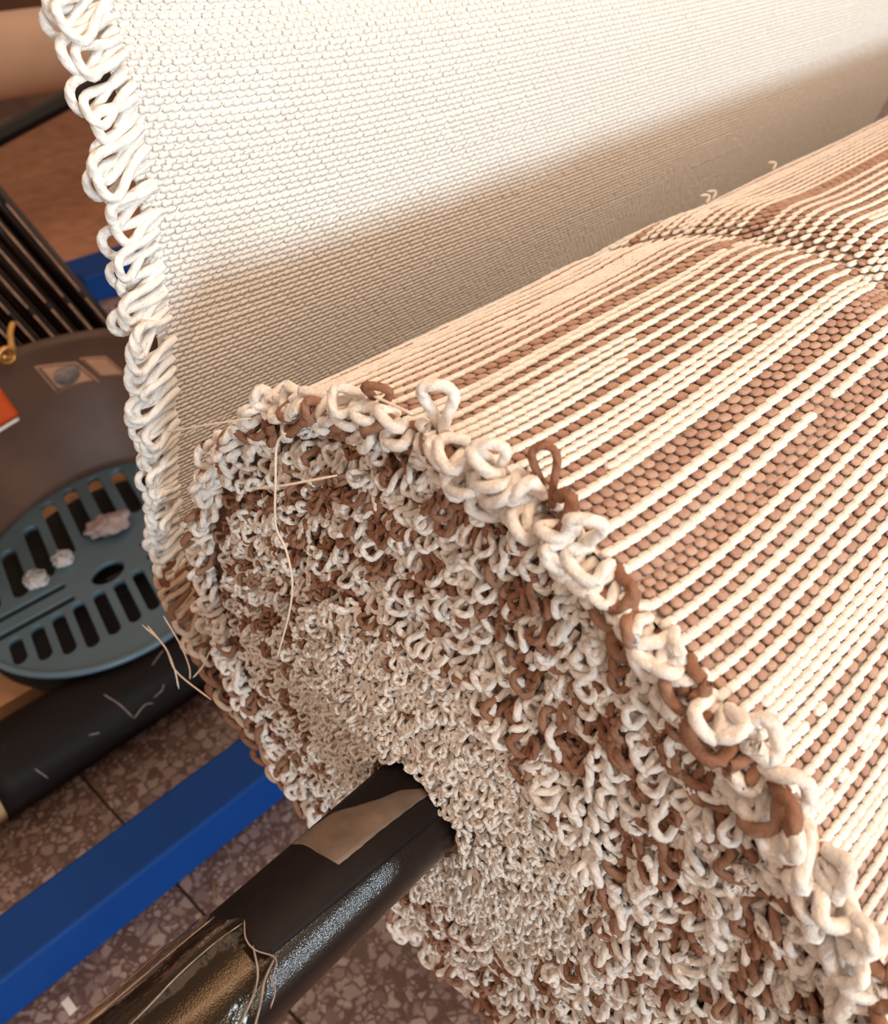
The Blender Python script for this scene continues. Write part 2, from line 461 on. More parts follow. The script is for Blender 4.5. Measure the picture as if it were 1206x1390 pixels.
roots, outs, sides_, nrms, Ls, Ws, Ks, Tw, Bw, Rad, Cl, Rim = ([] for _ in range(12))
def add_loops(r, phd, x, L, W, kap, rad, brownp, flare, rim=False, tint=None):
    n = len(phd); a = np.radians(phd)
    er = np.stack([np.zeros(n), np.cos(a), np.sin(a)], -1); et = np.stack([np.zeros(n), -np.sin(a), np.cos(a)], -1)
    ex = np.tile([-1.0, 0, 0], (n, 1)); gz = np.tile([0, 0, -1.0], (n, 1))
    o = unit(ex + flare[:, None] * er + 0.35 * gz * rng.uniform(0.2, 1.2, (n, 1)) + rng.normal(0, 0.30, (n, 3)))
    sd = rng.normal(0, 1, (n, 3)) * 0.65 + et
    sd = unit(sd - (sd * o).sum(1, keepdims=True) * o)
    nm = np.cross(o, sd)
    flip = np.where((nm * (gz + 0.5 * er)).sum(1) < 0, -1.0, 1.0)[:, None]     # curl downwards / outwards
    nm = nm * flip
    roots.append(np.stack([x, r * np.cos(a), r * np.sin(a)], -1)); outs.append(o); sides_.append(sd); nrms.append(nm)
    Ls.append(L); Ws.append(W); Ks.append(kap); Tw.append(rng.uniform(-1, 1, n) * rad * 0.8); Bw.append(rng.uniform(0.15, 0.95, n) * W); Rad.append(rad)
    br = rng.random(n) < brownp
    base_c = CREAM if tint is None else tint
    c = np.where(br[:, None], BROWN + (TAN - BROWN) * rng.uniform(0, 0.22, (n, 1)), base_c * rng.uniform(0.9, 1.04, (n, 1)))
    Cl.append(c); Rim.append(np.full(n, rim))

layers = np.concatenate([np.arange(0.029, 0.096, 0.0037), np.arange(0.099, 0.182, 0.0049)])
for li, r0 in enumerate(layers):
    pale = r0 < 0.095
    sp = (0.0025 if pale else 0.0040)
    n = int(2 * PI * r0 / sp)
    phd = (np.arange(n) + rng.uniform(-.35, .35, n)) * 360 / n + rng.uniform(0, 360)
    phd = (phd + 180) % 360 - 180
    # a slack gap opens between the outer wrap and the rest on the cloth side
    r = r0 * R_end(phd) / 0.187 + rng.normal(0, 0.0012, n)
    if r0 > 0.169: keep = np.abs(phd - 15) > 48; phd, r = phd[keep], r[keep]; n = len(phd)
    if n == 0: continue
    # the loops towards the window side stand larger, those at the back are combed flat and small
    near = np.clip(0.5 - 0.5 * np.cos(np.radians(phd)) * 1.0, 0, 1)
    size = np.where(pale, 0.50, 0.62 + 0.30 * near)
    L = 0.0108 * size * rng.uniform(0.7, 1.25, n); W = 0.0037 * size * rng.uniform(0.75, 1.25, n)
    rad = (0.00115 + 0.00075 * np.clip((size - .6) / .5, -.4, 1)) * rng.uniform(0.9, 1.12, n)
    kap = rng.uniform(0.5, 2.7, n)
    blot = 0.32 + 0.20 * np.sin(np.radians(phd) * 7 + li * 1.3)
    bp = np.where(pale, 0.006 + 0.14 * float(r0 > 0.088), np.clip(blot, .1, .62))
    x = x_face(r) + 0.003 + rng.normal(0, 0.0012, n)
    add_loops(r, phd, x, L, W, kap, rad, bp, rng.normal(0.05, 0.2, n), False, CREAM * np.array([1.0, .985, .97]) if pale else None)
# outer wrap: big loops along the rim, in rows that lean outwards
for k_, (dr, sp, Lm, fl) in enumerate(((-0.0075, .0062, .0120, .15), (-0.0035, .0064, .0125, .5), (-0.0005, .0070, .0125, .75))):
    n = int(2 * PI * 0.187 / sp)
    phd = (np.arange(n) + rng.uniform(-.3, .3, n)) * 360 / n
    phd = (phd + 180) % 360 - 180
    near = np.clip(0.5 - 0.5 * np.cos(np.radians(phd)), 0, 1)
    sz = 0.80 + 0.26 * near
    r = R_end(phd) + dr
    add_loops(r, phd, np.full(n, 0.0015 - 0.001 * k_), Lm * sz * rng.uniform(.8, 1.25, n), 0.0046 * sz * rng.uniform(.8, 1.2, n), rng.uniform(0.3, 2.4, n),
              (0.00190 + 0.0005 * near) * rng.uniform(.9, 1.1, n), np.full(n, 0.23), rng.normal(fl, .22, n), True)
cat = lambda l: np.concatenate(l)
root, out, sd, nm = cat(roots), cat(outs), cat(sides_), cat(nrms)
L, W, K_, T_, B_, RD, CC, RM = cat(Ls), cat(Ws), cat(Ks), cat(Tw), cat(Bw), cat(Rad), cat(Cl), cat(Rim)
P = loop_paths(root, out, sd, nm, L, W, K_, T_, B_)
ref = nm[:, None]
radm = np.repeat(RD[:, None], P.shape[1], 1)
TV, TF, TUV = tubes(P, ref, radm, 6)
pix, dep = project(P[:, P.shape[1] // 2])
inside = (pix[:, 0] > -10) & (pix[:, 0] < 1216) & (pix[:, 1] > 0) & (pix[:, 1] < 1400)
facing = ((CAM - root) * out).sum(1) > -0.02
big = np.where(inside & facing, (L + W) / dep * (1 + 0.5 * RM), 0)
order = np.argsort(-big); single = order[:300]; rest = order[300:]
uvk = TUV * np.array([[0.42, 1.0]])
for i in single:
    o = obj('yarn_loop', TV[i], [TF], M_YARN, roll, True, np.tile(CC[i], (TV.shape[1], 1)), uvk, origin=root[i])
    if CC[i][0] < 0.5: o['label'] = 'brown yarn loop'
kv = TV.shape[1]
RV = TV[rest].reshape(-1, 3)
RF = (TF[None] + (np.arange(len(rest)) * kv)[:, None, None]).reshape(-1, 4)
o = obj('loop_pile', RV, [RF], M_YARN, roll, True, np.repeat(CC[rest], kv, 0), np.tile(uvk, (len(rest), 1)))
o['kind'] = 'stuff'; o['label'] = 'dense small brown and cream yarn loops covering the coiled end'

# loose threads and single large loops that stand off the roll
THREAD = np.array([0.82, 0.70, 0.58])
def onx(px, py, x):
    d = c_fwd + ((px - 603) / F_PX) * c_right - ((py - 695) / F_PX) * c_up
    return CAM + (x - CAM[0]) / d[0] * d
for pts in ([(-0.03, 0.0511, 0.1833), (-0.03, 0.0575, 0.1755), (-0.032, 0.0587, 0.1599), (-0.032, 0.0629, 0.1365), (-0.03, 0.0614, 0.1241), (-0.03, 0.0601, 0.107), (-0.03, 0.0664, 0.0838), (-0.03, 0.0826, 0.0432)],
            [(-0.03, 0.0784, 0.1454), (-0.03, 0.0569, 0.1577), (-0.024, 0.0321, 0.171)],
            [(-0.02, 0.1574, 0.1339), (-0.02, 0.1221, 0.1523), (-0.016, 0.0932, 0.1658)],
            [(-0.03, 0.2262, -0.03), (-0.03, 0.2034, -0.0312), (-0.03, 0.1975, -0.0462), (-0.03, 0.1989, -0.0672)],
            [(-0.035, 0.2063, -0.0135), (-0.035, 0.1897, -0.0208), (-0.035, 0.1836, -0.0362), (-0.035, 0.1483, -0.0328)],
            [(-0.03, 0.1925, -0.0001), (-0.03, 0.1804, -0.015), (-0.03, 0.1764, -0.0305), (-0.03, 0.1798, -0.0439)],
            [(-0.02, 0.1669, -0.0186), (-0.02, 0.1809, -0.0419), (-0.02, 0.1976, -0.0644)],
            [(-0.02, 0.0145, 0.2083), (-0.02, 0.0071, 0.2085), (-0.02, -0.0027, 0.2087)]):
    polytube('loose_thread', pts, 0.00048, M_WEAVE, roll, 6, 6, True, THREAD)
def one_loop(name, parent, rt, ot, sd_, L_, W_, r_, col_, kap=0.3, tw=0.002, bw=0.001):
    rt, ot, sd_ = (np.array(v, float)[None] for v in (rt, ot, sd_))
    ot = unit(ot); sd_ = unit(sd_ - (sd_ * ot).sum(1, keepdims=True) * ot); nn = np.cross(ot, sd_)
    A = lambda v: np.array([v])
    Pp = loop_paths(rt, ot, sd_, nn, A(L_), A(W_), A(kap), A(tw), A(bw), 19)
    Vv, Ff, Uu = tubes(Pp, nn[:, None], np.full((1, 19), r_), 8)
    return obj(name, Vv[0], [Ff], M_YARN, parent, True, np.tile(col_, (len(Vv[0]), 1)), Uu * np.array([[0.4, 1.0]]), origin=rt[0])
RIML = [((0.0, 0.004, 0.190), (-.25, -.15, 1), 0.020, 0.0062, 0.0021, CREAM), ((0.001, -0.042, 0.182), (-.1, .1, 1), 0.021, 0.0042, 0.0014, BROWN),
        ((0.0, -0.022, 0.186), (-.6, -.1, 1), 0.015, 0.0060, 0.0020, CREAM), ((0.0, 0.036, 0.188), (-.4, -.5, .6), 0.017, 0.0050, 0.0016, BROWN),
        ((0.0, -0.056, 0.176), (-.5, -.4, .8), 0.017, 0.0060, 0.0021, CREAM)]
for rt, ot, L_, W_, r_, c_ in RIML:
    o = one_loop('yarn_loop', roll, rt, ot, (.68, -.73, 0), L_, W_, r_, c_)
    o['label'] = 'tall brown yarn loop standing off the rim' if c_ is BROWN else 'tall cream yarn loop standing off the rim'
# lint tufts on the far silhouette of the roll
for x_, ph_ in ((0.34, 62), (0.36, 60), (0.46, 58)):
    a = math.radians(ph_); bx = np.array([x_, 0.189 * math.cos(a), 0.189 * math.sin(a)])
    polytube('loose_thread', [bx, bx + np.array([.004, .001, .004]), bx + np.array([-.002, .004, .005])], 0.0011, M_YARN, roll, 6, 4, True, CREAM)

# ------------------------------------------------------------------ cream cloth hanging behind the roll
PROF = np.array([(.232, .44), (.215, .38), (.199, .301), (.191, .276), (.189, .248), (.191, .216), (.196, .18), (.204, .138), (.219, .087), (.237, .026), (.245, -.008), (.2435, -.030),
                 (.234, -.055), (.213, -.086), (.190, -.108), (.157, -.128), (.125, -.145), (.090, -.164)])
def catmull(P, n):
    Q = np.vstack([2 * P[0] - P[1], P, 2 * P[-1] - P[-2]]); o = []
    for i in range(1, len(Q) - 2):
        for t in np.linspace(0, 1, 24, endpoint=False):
            o.append(0.5 * ((2 * Q[i]) + (Q[i + 1] - Q[i - 1]) * t + (2 * Q[i - 1] - 5 * Q[i] + 4 * Q[i + 1] - Q[i + 2]) * t * t + (3 * Q[i] - Q[i - 1] - 3 * Q[i + 1] + Q[i + 2]) * t ** 3))
    o.append(P[-1]); o = np.array(o)
    d = np.concatenate([[0], np.cumsum(np.linalg.norm(np.diff(o, axis=0), axis=1))])
    return d, o
PD, PP = catmull(PROF, 24)
PT = np.gradient(PP, axis=0); PT /= np.linalg.norm(PT, axis=1, keepdims=True)
SMAX = PD[-1]
def prof(s):
    y = np.interp(s, PD, PP[:, 0]); z = np.interp(s, PD, PP[:, 1])
    ty = np.interp(s, PD, PT[:, 0]); tz = np.interp(s, PD, PT[:, 1])
    return y, z, ty, tz           # the face towards the roll has normal (tz, -ty)
X0C = 0.010
cloth = thing('hanging_cloth', 'cream woven cloth with looped fringe hanging behind the striped roll', 'cloth', (0.47, 0.215, -0.10))
CL = 1.03
xs = np.concatenate([[X0C], np.linspace(X0C + 0.01, CL, 60)]); ss = np.linspace(0, SMAX, 110)
XX, S_ = np.meshgrid(xs, ss, indexing='ij')
def cloth_pt(x, s, off):
    y, z, ty, tz = prof(s)
    w = 0.0016 * snoise(x, 21, 8) + 0.0008 * snoise(s * 1.0 + x * .4, 22, 19)
    fade = sstep(SMAX, SMAX - 0.12, s)
    o = off + w * fade
    return np.stack([x, y + tz * o, z - ty * o], -1)
A_ = cloth_pt(XX, S_, -0.0002).reshape(-1, 3); B2 = cloth_pt(XX, S_, -0.0040).reshape(-1, 3)
na, nb = XX.shape
q = lambda i, j: i * nb + j
Fq = np.array([(q(i, j), q(i + 1, j), q(i + 1, j + 1), q(i, j + 1)) for i in range(na - 1) for j in range(nb - 1)])
n0 = na * nb
E_ = [(q(0, j), q(0, j + 1), n0 + q(0, j + 1), n0 + q(0, j)) for j in range(nb - 1)] + [(q(na - 1, j + 1), q(na - 1, j), n0 + q(na - 1, j), n0 + q(na - 1, j + 1)) for j in range(nb - 1)]
E_ += [(q(i + 1, 0), q(i, 0), n0 + q(i, 0), n0 + q(i + 1, 0)) for i in range(na - 1)] + [(q(i, nb - 1), q(i + 1, nb - 1), n0 + q(i + 1, nb - 1), n0 + q(i, nb - 1)) for i in range(na - 1)]
obj('ground_weave', np.vstack([A_, B2]), [Fq, Fq[:, ::-1] + n0, np.array(E_)], M_CLOTH, cloth)
row_c = 0.0030
for i, s0 in enumerate(np.arange(0.03, SMAX - 0.004, row_c)):
    step = 0.0052
    x = np.arange(X0C + (0.5 if i % 2 else 0.0) * step + .001, CL - 0.003, step); x = x + rng.normal(0, .0003, len(x))
    zz = float(prof(np.array([s0]))[1][0])
    up = 0.011 * float(sstep(0.06, 0.24, zz))
    sj = np.clip(s0 - up * np.exp(-(x - X0C) / 0.07) + 0.0006 * snoise(x, 700 + i // 7, 10), 0, SMAX)
    wid = np.full(len(x), row_c * 0.63) * rng.uniform(.92, 1.08, len(x))
    if i % 2 == 0 and zz > 0.14:        # slack picks near the selvedge leave little gaps
        wid = wid * np.where((x > 0.03) & (x < 0.085), 0.66, 1.0)
    wid = wid * np.where(rng.random(len(x)) < 0.012, 0.6, 1.0)
    hgt = 0.00034 * rng.uniform(.8, 1.2, len(x))
    sb = sj[:, None] + wid[:, None] * CV[None, :, 1] - 0.00045 * CV[None, :, 0] * (1 if i % 2 else 1)
    xb = x[:, None] + 0.66 * step * CV[None, :, 0]
    ob = hgt[:, None] * CV[None, :, 2]
    V = cloth_pt(xb, np.clip(sb, 0, SMAX), ob).reshape(-1, 3)
    kv_ = len(CV); off = (np.arange(len(x)) * kv_)[:, None, None]
    T = (CT[None] + off).reshape(-1, 3); Q = (CQ[None] + off).reshape(-1, 4)
    if zz > -0.012: cc = CLOTHC * rng.uniform(.97, 1.03, (len(x), 1))
    else:
        brn = rng.random() < 0.6
        cc = (BROWN * 0.9 if brn else TAN * 0.9) * rng.uniform(.85, 1.15, (len(x), 1))
    obj('weft_row', V, [T, Q], M_WEAVE, cloth, True, np.repeat(cc, kv_, 0))
# fringe: one loop after another down the selvedge
s = 0.10
i = 0
while s < SMAX - 0.05:
    y, z, ty, tz = (float(v[0]) for v in prof(np.array([s])))
    lowz = float(sstep(0.16, 0.04, z))
    Lx = (0.0265 - 0.006 * lowz) * rng.uniform(0.85, 1.12)
    tilt = rng.normal(0.36, 0.20)
    ot = np.array([-1, ty * tilt + rng.normal(0, .12) * tz, tz * tilt - ty * rng.normal(0, .1)])
    col_ = CLOTHC * rng.uniform(.97, 1.03) if z > -0.012 else (BROWN * 0.9 if rng.random() < .5 else TAN * .9)
    rt = np.array([X0C + 0.004, y + tz * 0.001, z - ty * 0.001 + 0.006 * float(sstep(0.06, 0.24, z))])
    one_loop('fringe_loop', cloth, rt, ot, (0, ty, tz), Lx, rng.uniform(.0054, .0076), 0.0021 * rng.uniform(.92, 1.08), col_, rng.uniform(-.5, .5), rng.uniform(-.003, .003), rng.uniform(.0005, .004))
    s += rng.uniform(0.0046, 0.0080) * (1 - 0.25 * lowz); i += 1

# ------------------------------------------------------------------ black pipe through the roll
RP = 0.0237
pipe = thing('black_pipe', 'glossy black steel pipe running out of the roll centre, partly taped', 'pipe', (-0.2, 0, -RP))
cylx('tube', -0.75, 0.25, 0, 0, RP, M_BLACK, pipe, 64, 0.001, 30)
def on_pipe(x, a, r):
    a = np.radians(a); return np.stack([x, r * np.cos(a), r * np.sin(a)], -1)
def patch(name, xs, lo, hi, r, mat, na=14, thick=0.0005, rfun=None):
    xs, lo, hi = map(np.array, (xs, lo, hi)); m = len(xs)
    t = np.linspace(0, 1, na)
    Ag = lo[:, None] + (hi - lo)[:, None] * t
    Xg = np.repeat(xs[:, None], na, 1)
    R_ = np.full(Ag.shape, r) if rfun is None else rfun(Xg, Ag)
    top = on_pipe(Xg, Ag, R_ + thick).reshape(-1, 3); bot = on_pipe(Xg, Ag, R_ - 0.0003).reshape(-1, 3)
    F = np.array([(i * na + j, (i + 1) * na + j, (i + 1) * na + j + 1, i * na + j + 1) for i in range(m - 1) for j in range(na - 1)])
    n = m * na
    ring = [i for i in range(na)] + [k * na + na - 1 for k in range(1, m)] + [(m - 1) * na + j for j in range(na - 2, -1, -1)] + [k * na for k in range(m - 2, 0, -1)]
    Ed = np.array([(ring[k], ring[(k + 1) % len(ring)], n + ring[(k + 1) % len(ring)], n + ring[k]) for k in range(len(ring))])
    return obj(name, np.vstack([top, bot]), [F, F[:, ::-1] + n, Ed], mat, pipe)
xk = np.linspace(-0.077, -0.024, 24)
lo = np.interp(xk, [-.0769, -.0666, -.0567, -.05, -.0399, -.0315, -.0264, -.024], [39, 44, 52, 70, 84.7, 92, 102, 106])
hi = np.interp(xk, [-.077, -.0755, -.0745, -.0735, -.06, -.0528, -.0303, -.024], [44, 72, 88, 106, 108, 108.5, 113, 115])
o = patch('paper_tape', xk, lo, hi + 0.3 * np.sin(xk * 900), RP + 0.0004, M_TAPE); o['label'] = 'torn brown paper tape'
xk = np.linspace(-0.119, -0.020, 20)
M_MATTETAPE = mat_simple('black_cloth_tape', (0.008, 0.004, 0.0035, 1), 0.6, 0.2, 60, 0.15, 700, 0.16)
o = patch('cloth_tape', xk, np.full(20, -60.0), np.interp(xk, [-.119, -.03], [124, 140]) , RP, M_MATTETAPE, 30, 0.0003); o['label'] = 'matte black tape'
# clear film wound round the outer stretch of the pipe
aa = np.linspace(-90, 269, 90)
edge = np.interp(aa, [-90, -20, 35, 65, 87, 111, 128, 139, 154, 165, 200, 269], [-.12, -.125, -.123, -.118, -.1125, -.1163, -.1123, -.118, -.126, -.131, -.134, -.12])
nx = 26
V = []
for k in range(nx):
    t = (k / (nx - 1)) ** 1.6
    x = edge * (1 - t) + (-0.62) * t
    r = RP + 0.0011 + 0.0018 * np.exp(-((aa - (84 + 8 * t)) / 5.0) ** 2) + 0.0009 * np.exp(-((aa - 60) / 6.0) ** 2) + 0.0006 * np.sin(np.radians(aa) * 9 + k * 0.5) + 0.0005 * np.sin(k * 1.9 + aa * .05) + 0.0006
    V.append(on_pipe(x, aa, r))
V = np.concatenate(V); nA = len(aa)
F = np.array([(k * nA + j, k * nA + (j + 1) % nA, (k + 1) * nA + (j + 1) % nA, (k + 1) * nA + j) for k in range(nx - 1) for j in range(nA)])
o = obj('clear_film', V, [F], M_FILM, pipe); o['label'] = 'glossy clear wrapping film'
def fold(pts, r):
    return polytube('film_fold', [on_pipe(np.array(x), np.array(a), RP + 0.0028 + dr) for x, a, dr in pts], r * 0.5, M_FILMEDGE, pipe, 6, 5, True)
fold([(-.1125, 87, 0), (-.1165, 100, .0006), (-.1165, 112, .0003), (-.1125, 128, .0004), (-.118, 139, 0)], .0006)
fold([(-.1125, 127, 0), (-.120, 134, .001), (-.126, 147, .001), (-.132, 162, 0), (-.138, 178, 0)], .0009)
fold([(-.116, 108, 0), (-.121, 128, .0008), (-.129, 140, .001), (-.140, 152, 0), (-.155, 158, 0)], .0008)
fold([(-.114, 89, .0004), (-.1252, 86, .0006), (-.1421, 86, .0006), (-.160, 90, .0006), (-.2, 92, 0)], .0005)
fold([(-.119, 63, 0), (-.135, 61, 0), (-.16, 60, 0), (-.2, 60, 0)], .0005)
fold([(-.1175, 134, .0004), (-.1185, 146, .0006), (-.123, 156, .0004)], .0007)

# ------------------------------------------------------------------ blue loom beams, dark tube
V, F = box(-1.3, 1.5, 0.363, 0.425, -H, -0.450, 0.004)
tag(obj('blue_beam', V, F, M_BLUE, None, False, origin=(0.1, 0.394, -H)), 'long blue painted square steel beam crossing the floor beside black pipe', 'beam')
V, F = box(0.665, 2.4, 1.745, 1.875, -H, -0.445, 0.005)
tag(obj('blue_beam', V, F, M_BLUE, None, False, origin=(1.5, 1.81, -H)), 'short end of blue beam showing behind the fringe of cream cloth', 'beam')

TR, TY, TZ = 0.0505, 0.585, -H + 0.0505
tube = thing('dark_roller', 'thick roller wrapped in dark plastic film lying on terrazzo floor', 'roller', (0.4, TY, -H))
n = 56; xs = np.linspace(-0.104, 1.2, 70); a = np.arange(n) * 2 * PI / n
V = []
for k, x in enumerate(xs):
    r = TR - 0.0012 + 0.0010 * np.sin(a * 3 + x * 14) * np.sin(x * 9 + 1) + 0.0006 * np.sin(a * 7 - x * 30)
    V.append(np.stack([np.full(n, x), TY + r * np.cos(a), TZ + r * np.sin(a)], -1))
V = np.concatenate(V); m = len(xs)
F = np.array([(i * n + j, i * n + (j + 1) % n, (i + 1) * n + (j + 1) % n, (i + 1) * n + j) for i in range(m - 1) for j in range(n)])
obj('film_wrap', V, [F, np.array([list(range(n))[::-1]]), np.array([list(range((m - 1) * n, m * n))])], M_TUBE, tube)
cylx('core_end', -0.190, -0.098, TY, TZ, TR - 0.004, M_TAN, tube, 48, 0.004)['label'] = 'bare tan core end'
def on_tube(x, adeg, r=None):
    t = math.radians(adeg); r = TR + 0.0004 if r is None else r
    return (x, TY + r * math.cos(t), TZ + r * math.sin(t))
for pts in ([(0.036, 118), (0.044, 140), (0.051, 168)], [(0.051, 168), (0.068, 160), (0.078, 165)], [(0.080, 158), (0.092, 156), (0.098, 150)], [(-0.062, 150), (-0.055, 172)], [(0.0, 152), (0.012, 158)], [(0.098, 120), (0.12, 110)]):
    polytube('scuff', [on_tube(*p) for p in pts], 0.0005, M_SCUFF, tube, 5, 5, True)['label'] = 'pale scuffed crease'

# ------------------------------------------------------------------ low plastic chair on a cardboard box
BX = (-0.30, 0.50, 0.648, 1.01, -H, -0.432)
cbox = thing('cardboard_box', 'flat tan cardboard box on the floor under the grey plastic chair', 'box', (0.1, 0.83, -H))
V, F = box(BX[0], BX[1], BX[2], BX[3], BX[4], BX[5] - 0.003); obj('carton', V, F, M_CARD, cbox, False)
V, F = box(BX[0], BX[1], BX[2] - 0.001, 0.828, BX[5] - 0.003, BX[5]); obj('flap', V, F, M_CARD, cbox, False)
V, F = box(BX[0], BX[1], 0.831, BX[3] + .001, BX[5] - 0.003, BX[5]); obj('flap', V, F, M_CARD, cbox, False)
V, F = box(BX[0] - .001, -0.045, 0.70, 0.78, BX[5], BX[5] + 0.0006); obj('tape_strip', V, F, M_TAN, cbox, False)

SEAT_Z = -0.400
cc0 = np.array([.1735, .761]); RS = .195
def sk(p, q_): return (cc0[0] + p + .26 * q_, cc0[1] + .96 * q_)          # seat plan
chair = thing('plastic_chair', 'low grey plastic chair with slotted seat and labelled curved back', 'chair', (cc0[0], cc0[1], BX[5]))
cu = bpy.data.curves.new('seat_outline', 'CURVE'); cu.dimensions = '2D'; cu.fill_mode = 'BOTH'; cu.extrude = 0.003; cu.bevel_depth = 0.0008; cu.bevel_resolution = 1
def spl(pts):
    s_ = cu.splines.new('POLY'); s_.points.add(len(pts) - 1)
    for k, p in enumerate(pts): s_.points[k].co = (p[0], p[1], 0, 1)
    s_.use_cyclic_u = True
spl([sk(RS * math.cos(t), RS * math.sin(t)) for t in np.linspace(0, 2 * PI, 96, endpoint=False)])
def slot(p, q_, w, l):          # rounded slot, long way along q
    pts = []
    r = w / 2
    for k in range(9): t = PI * k / 8; pts.append(sk(p + r * math.cos(t), q_ + l / 2 - r + r * math.sin(t)))
    for k in range(9): t = PI + PI * k / 8; pts.append(sk(p + r * math.cos(t), q_ - l / 2 + r + r * math.sin(t)))
    spl(pts)
def slot_h(p0, p1, q_, w):
    r = w / 2; pts = []
    for k in range(9): t = -PI / 2 + PI * k / 8; pts.append(sk(p1 - r + r * math.cos(t), q_ + r * math.sin(t)))
    for k in range(9): t = PI / 2 + PI * k / 8; pts.append(sk(p0 + r + r * math.cos(t), q_ + r * math.sin(t)))
    spl(pts)
DQ = 0.025; DP = 0.03
for p, l in ((-.135, .07), (-.098, .095), (-.061, .112), (-.027, .132), (.008, .130), (.046, .128), (.082, .115), (.117, .09), (.148, .06)):
    lo_ = 0.002 + min(max(0.0, p + .075) * 0.62, 0.05)
    top_ = min(lo_ + l * 1.12, math.sqrt(.182 ** 2 - (p - DP) ** 2))
    slot(p - DP, (lo_ + top_) / 2, .0225, top_ - lo_)
for p, l in ((-.123, .045), (-.096, .060), (-.069, .072), (-.042, .082), (-.014, .082), (.014, .082), (.041, .080), (.068, .075), (.095, .065), (.120, .05)):
    slot(p - DP, -0.088 - l / 2 + DQ, .0185, l * 1.08)
slot_h(-.185 - DP + 0.03, -.045 - DP, -.043 + DQ, .012); slot_h(-.185 - DP + .03, -.040 - DP, -.074 + DQ, .012)
spl([sk(.008 - DP + .024 * math.cos(t) + 0.0, -.062 + DQ + .020 * math.sin(t)) for t in np.linspace(0, 2 * PI, 24, endpoint=False)])
slot_h(.06 - DP, .17 - DP, -.043 + DQ, .012); slot_h(.06 - DP, .165 - DP, -.074 + DQ, .012)
tmp = bpy.data.objects.new('seat_tmp', cu); COL.objects.link(tmp)
bpy.context.view_layer.update()
me = bpy.data.meshes.new_from_object(tmp.evaluated_get(bpy.context.evaluated_depsgraph_get()))
bpy.data.objects.remove(tmp); bpy.data.curves.remove(cu)
me.name = 'seat'; me.materials.clear(); me.materials.append(M_PLASTIC)
link_mesh('seat', me, chair, (0, 0, SEAT_Z - 0.002))
# rim of the seat
for k, (rr, zz, rad) in enumerate(((RS + .002, SEAT_Z - 0.001, .0045), (RS + .008, SEAT_Z + 0.012, .0035))):
    t = np.linspace(0, 2 * PI, 97) if k == 0 else np.linspace(math.radians(8), math.radians(172), 60)
    Pt = np.array([(*sk(rr * math.cos(u), rr * math.sin(u)), zz) for u in t])[None]
    V, F, U = tubes(Pt, np.array([0, 0, 1.0])[None, None], np.full((1, len(t)), rad), 8)
    obj('seat_rim', V[0], [F], M_PLASTIC, chair)
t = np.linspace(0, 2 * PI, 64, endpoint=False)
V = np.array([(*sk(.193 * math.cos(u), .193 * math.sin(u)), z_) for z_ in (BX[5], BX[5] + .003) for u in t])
obj('slot_shade_plate', V, [np.array([(k, (k + 1) % 64, 64 + (k + 1) % 64, 64 + k) for k in range(64)]), np.array([list(range(63, -1, -1))]), np.array([list(range(64, 128))])], M_DARK, chair, False)  # dark plate added below the seat so its slots read as shaded
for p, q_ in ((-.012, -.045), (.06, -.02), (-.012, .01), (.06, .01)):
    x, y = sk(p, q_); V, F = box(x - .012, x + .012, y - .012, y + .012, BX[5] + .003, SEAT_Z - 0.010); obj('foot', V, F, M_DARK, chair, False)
def back_pt(th, h, off=0.0):
    th = np.radians(th); r = RS + .18 * h - off
    p, q_ = r * np.cos(th), r * np.sin(th)
    return np.stack([cc0[0] + p + .26 * q_, cc0[1] + .96 * q_, SEAT_Z + h], -1)
def back_sheet(name, th0, th1, h0, h1, off, thick, mat, nt=50, nh=14, corner=None):
    th = np.linspace(th0, th1, nt); u = np.linspace(0, 1, nh)
    Tg, Ug = np.meshgrid(th, u, indexing='ij')
    H1 = h1 if corner is None else corner(Tg)
    Hg = h0 + (H1 - h0) * Ug
    A = back_pt(Tg, Hg, off + thick).reshape(-1, 3); B = back_pt(Tg, Hg, off).reshape(-1, 3); n = nt * nh
    F = np.array([(i * nh + j, (i + 1) * nh + j, (i + 1) * nh + j + 1, i * nh + j + 1) for i in range(nt - 1) for j in range(nh - 1)])
    ring = list(range(nh)) + [k * nh + nh - 1 for k in range(1, nt)] + [(nt - 1) * nh + j for j in range(nh - 2, -1, -1)] + [k * nh for k in range(nt - 2, 0, -1)]
    Ed = np.array([(ring[k], ring[(k + 1) % len(ring)], n + ring[(k + 1) % len(ring)], n + ring[k]) for k in range(len(ring))])
    return obj(name, np.vstack([A, B]), [F, F[:, ::-1] + n, Ed], mat, chair)
corner = lambda T: 0.03 + 0.178 * np.sqrt(np.clip(1 - (np.abs(T - 90) / 92.0) ** 8, 0, 1)) - 0.00035 * (90 - T)*0.6
back = back_sheet('backrest', 2, 178, 0.0, 0.205, 0.0, 0.005, M_PLASTIC2, 70, 16, corner)
back['label'] = 'glossy grey curved backrest'
